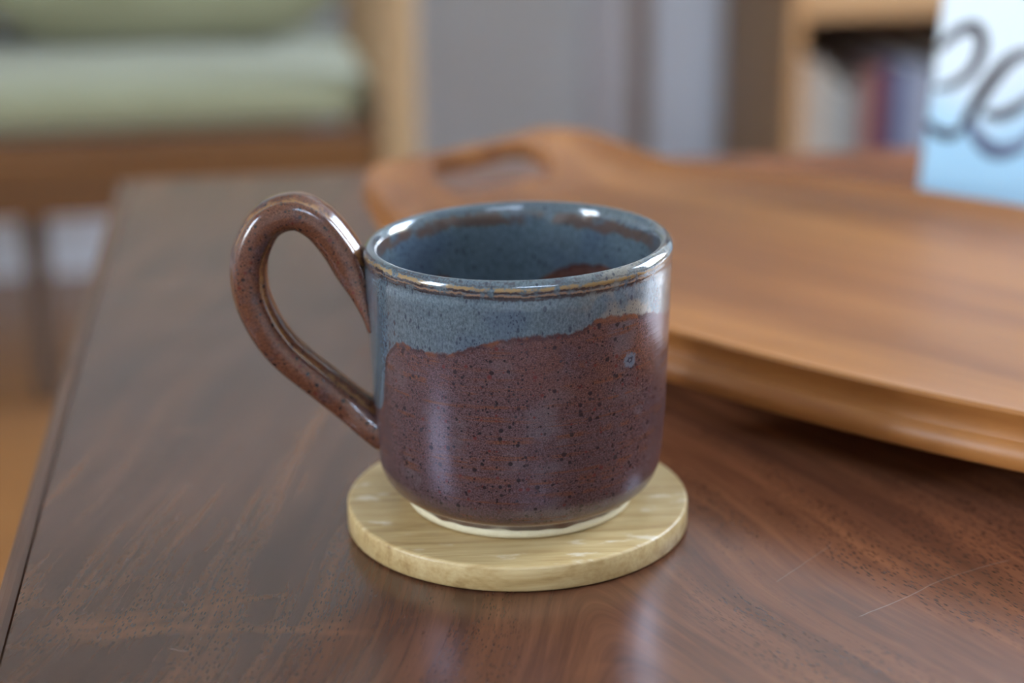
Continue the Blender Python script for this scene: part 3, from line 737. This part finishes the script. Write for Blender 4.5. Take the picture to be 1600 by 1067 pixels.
# ================================================================== bookcase and books
BU, BV, BWD, BDP = 0.612, 1.585, 0.80, 0.285
case = empty('bookcase', room(BU, BV, FLOOR), TH)
tag(case, 'light brown wooden bookcase with a dark recess at right', 'bookcase')
BH = 1.25; ST = 0.018
z1 = 0.390; z0 = 0.085
box('side_panel', (0, ST, 0.0, BDP, 0, BH), M['case'], case, 0.003)
box('side_panel', (BWD - ST, BWD, 0.0, BDP, 0, BH), M['case'], case, 0.003)
for xa in (0.0, BWD - ST): box('front_edging', (xa + 0.0005, xa + ST - 0.0005, -0.004, -0.0002, 0.001, BH - 0.001), M['edging'], case)
box('back_panel', (ST, BWD - ST, BDP - 0.008, BDP, 0.0, BH), mat_plain('dark_back_board', (0.10, 0.07, 0.05), 0.7), case)
for zz in (z0, z1, 0.72, BH - 0.03):
    box('shelf', (ST, BWD - ST, 0.002, BDP - 0.009, zz - 0.026, zz), M['case_x'], case, 0.002)
box('plinth', (ST, BWD - ST, 0.02, 0.035, 0, z0 - 0.026), M['case_x'], case)
def book(x, wdt, h, dep, col, label, z, lean=0.0):
    o = empty('book', room(BU, BV, FLOOR) + room(x + wdt / 2, 0.028, z + 0.0004), TH)
    m = mat_plain('book_cover', col, 0.55, 0.15, 30)
    c = boxes('cover', [(-wdt / 2, wdt / 2, 0, 0.0025, 0, h), (-wdt / 2, -wdt / 2 + 0.0022, 0.0025, dep, 0, h), (wdt / 2 - 0.0022, wdt / 2, 0.0025, dep, 0, h)], m, o)
    box('pages', (-wdt / 2 + 0.0024, wdt / 2 - 0.0024, 0.0027, dep - 0.004, 0.003, h - 0.003), M['paper'], o)
    for a, b in ((0.10, 0.115), (0.86, 0.875)):
        box('spine_band', (-wdt / 2 + 0.001, wdt / 2 - 0.001, -0.0006, 0.0, h * a, h * b), mat_plain('book_band', tuple(min(1, c_ * 1.3 + 0.01) for c_ in col), 0.5), o)
    tag(o, label, 'book', 'books on the low shelf of the bookcase')
M['paper'] = mat_plain('paper', (0.75, 0.70, 0.60), 0.8)
x = ST + 0.002
for wdt, h, col, label in (
    (0.038, 0.220, (0.288, 0.226, 0.173), 'thick cream book, first from the left end of the shelf'),
    (0.015, 0.206, (0.250, 0.230, 0.196), 'off-white book beside the thick cream one'),
    (0.023, 0.188, (0.163, 0.155, 0.141), 'shorter grey book between the off-white and the brown books'),
    (0.012, 0.200, (0.144, 0.094, 0.073), 'slim brown book left of the dark red one'),
    (0.024, 0.210, (0.130, 0.035, 0.027), 'dark red book left of the navy one'),
    (0.019, 0.218, (0.011, 0.010, 0.052), 'navy blue book in the middle of the row'),
    (0.032, 0.214, (0.144, 0.151, 0.192), 'blue-grey book just right of the navy one'),
    (0.024, 0.202, (0.202, 0.202, 0.214), 'pale grey book next to the blue-grey one, by the vase'),
    (0.030, 0.212, (0.058, 0.075, 0.059), 'dark green book half hidden behind the vase')):
    book(x, wdt, h, 0.17, col, label, z0); x += wdt + 0.0012
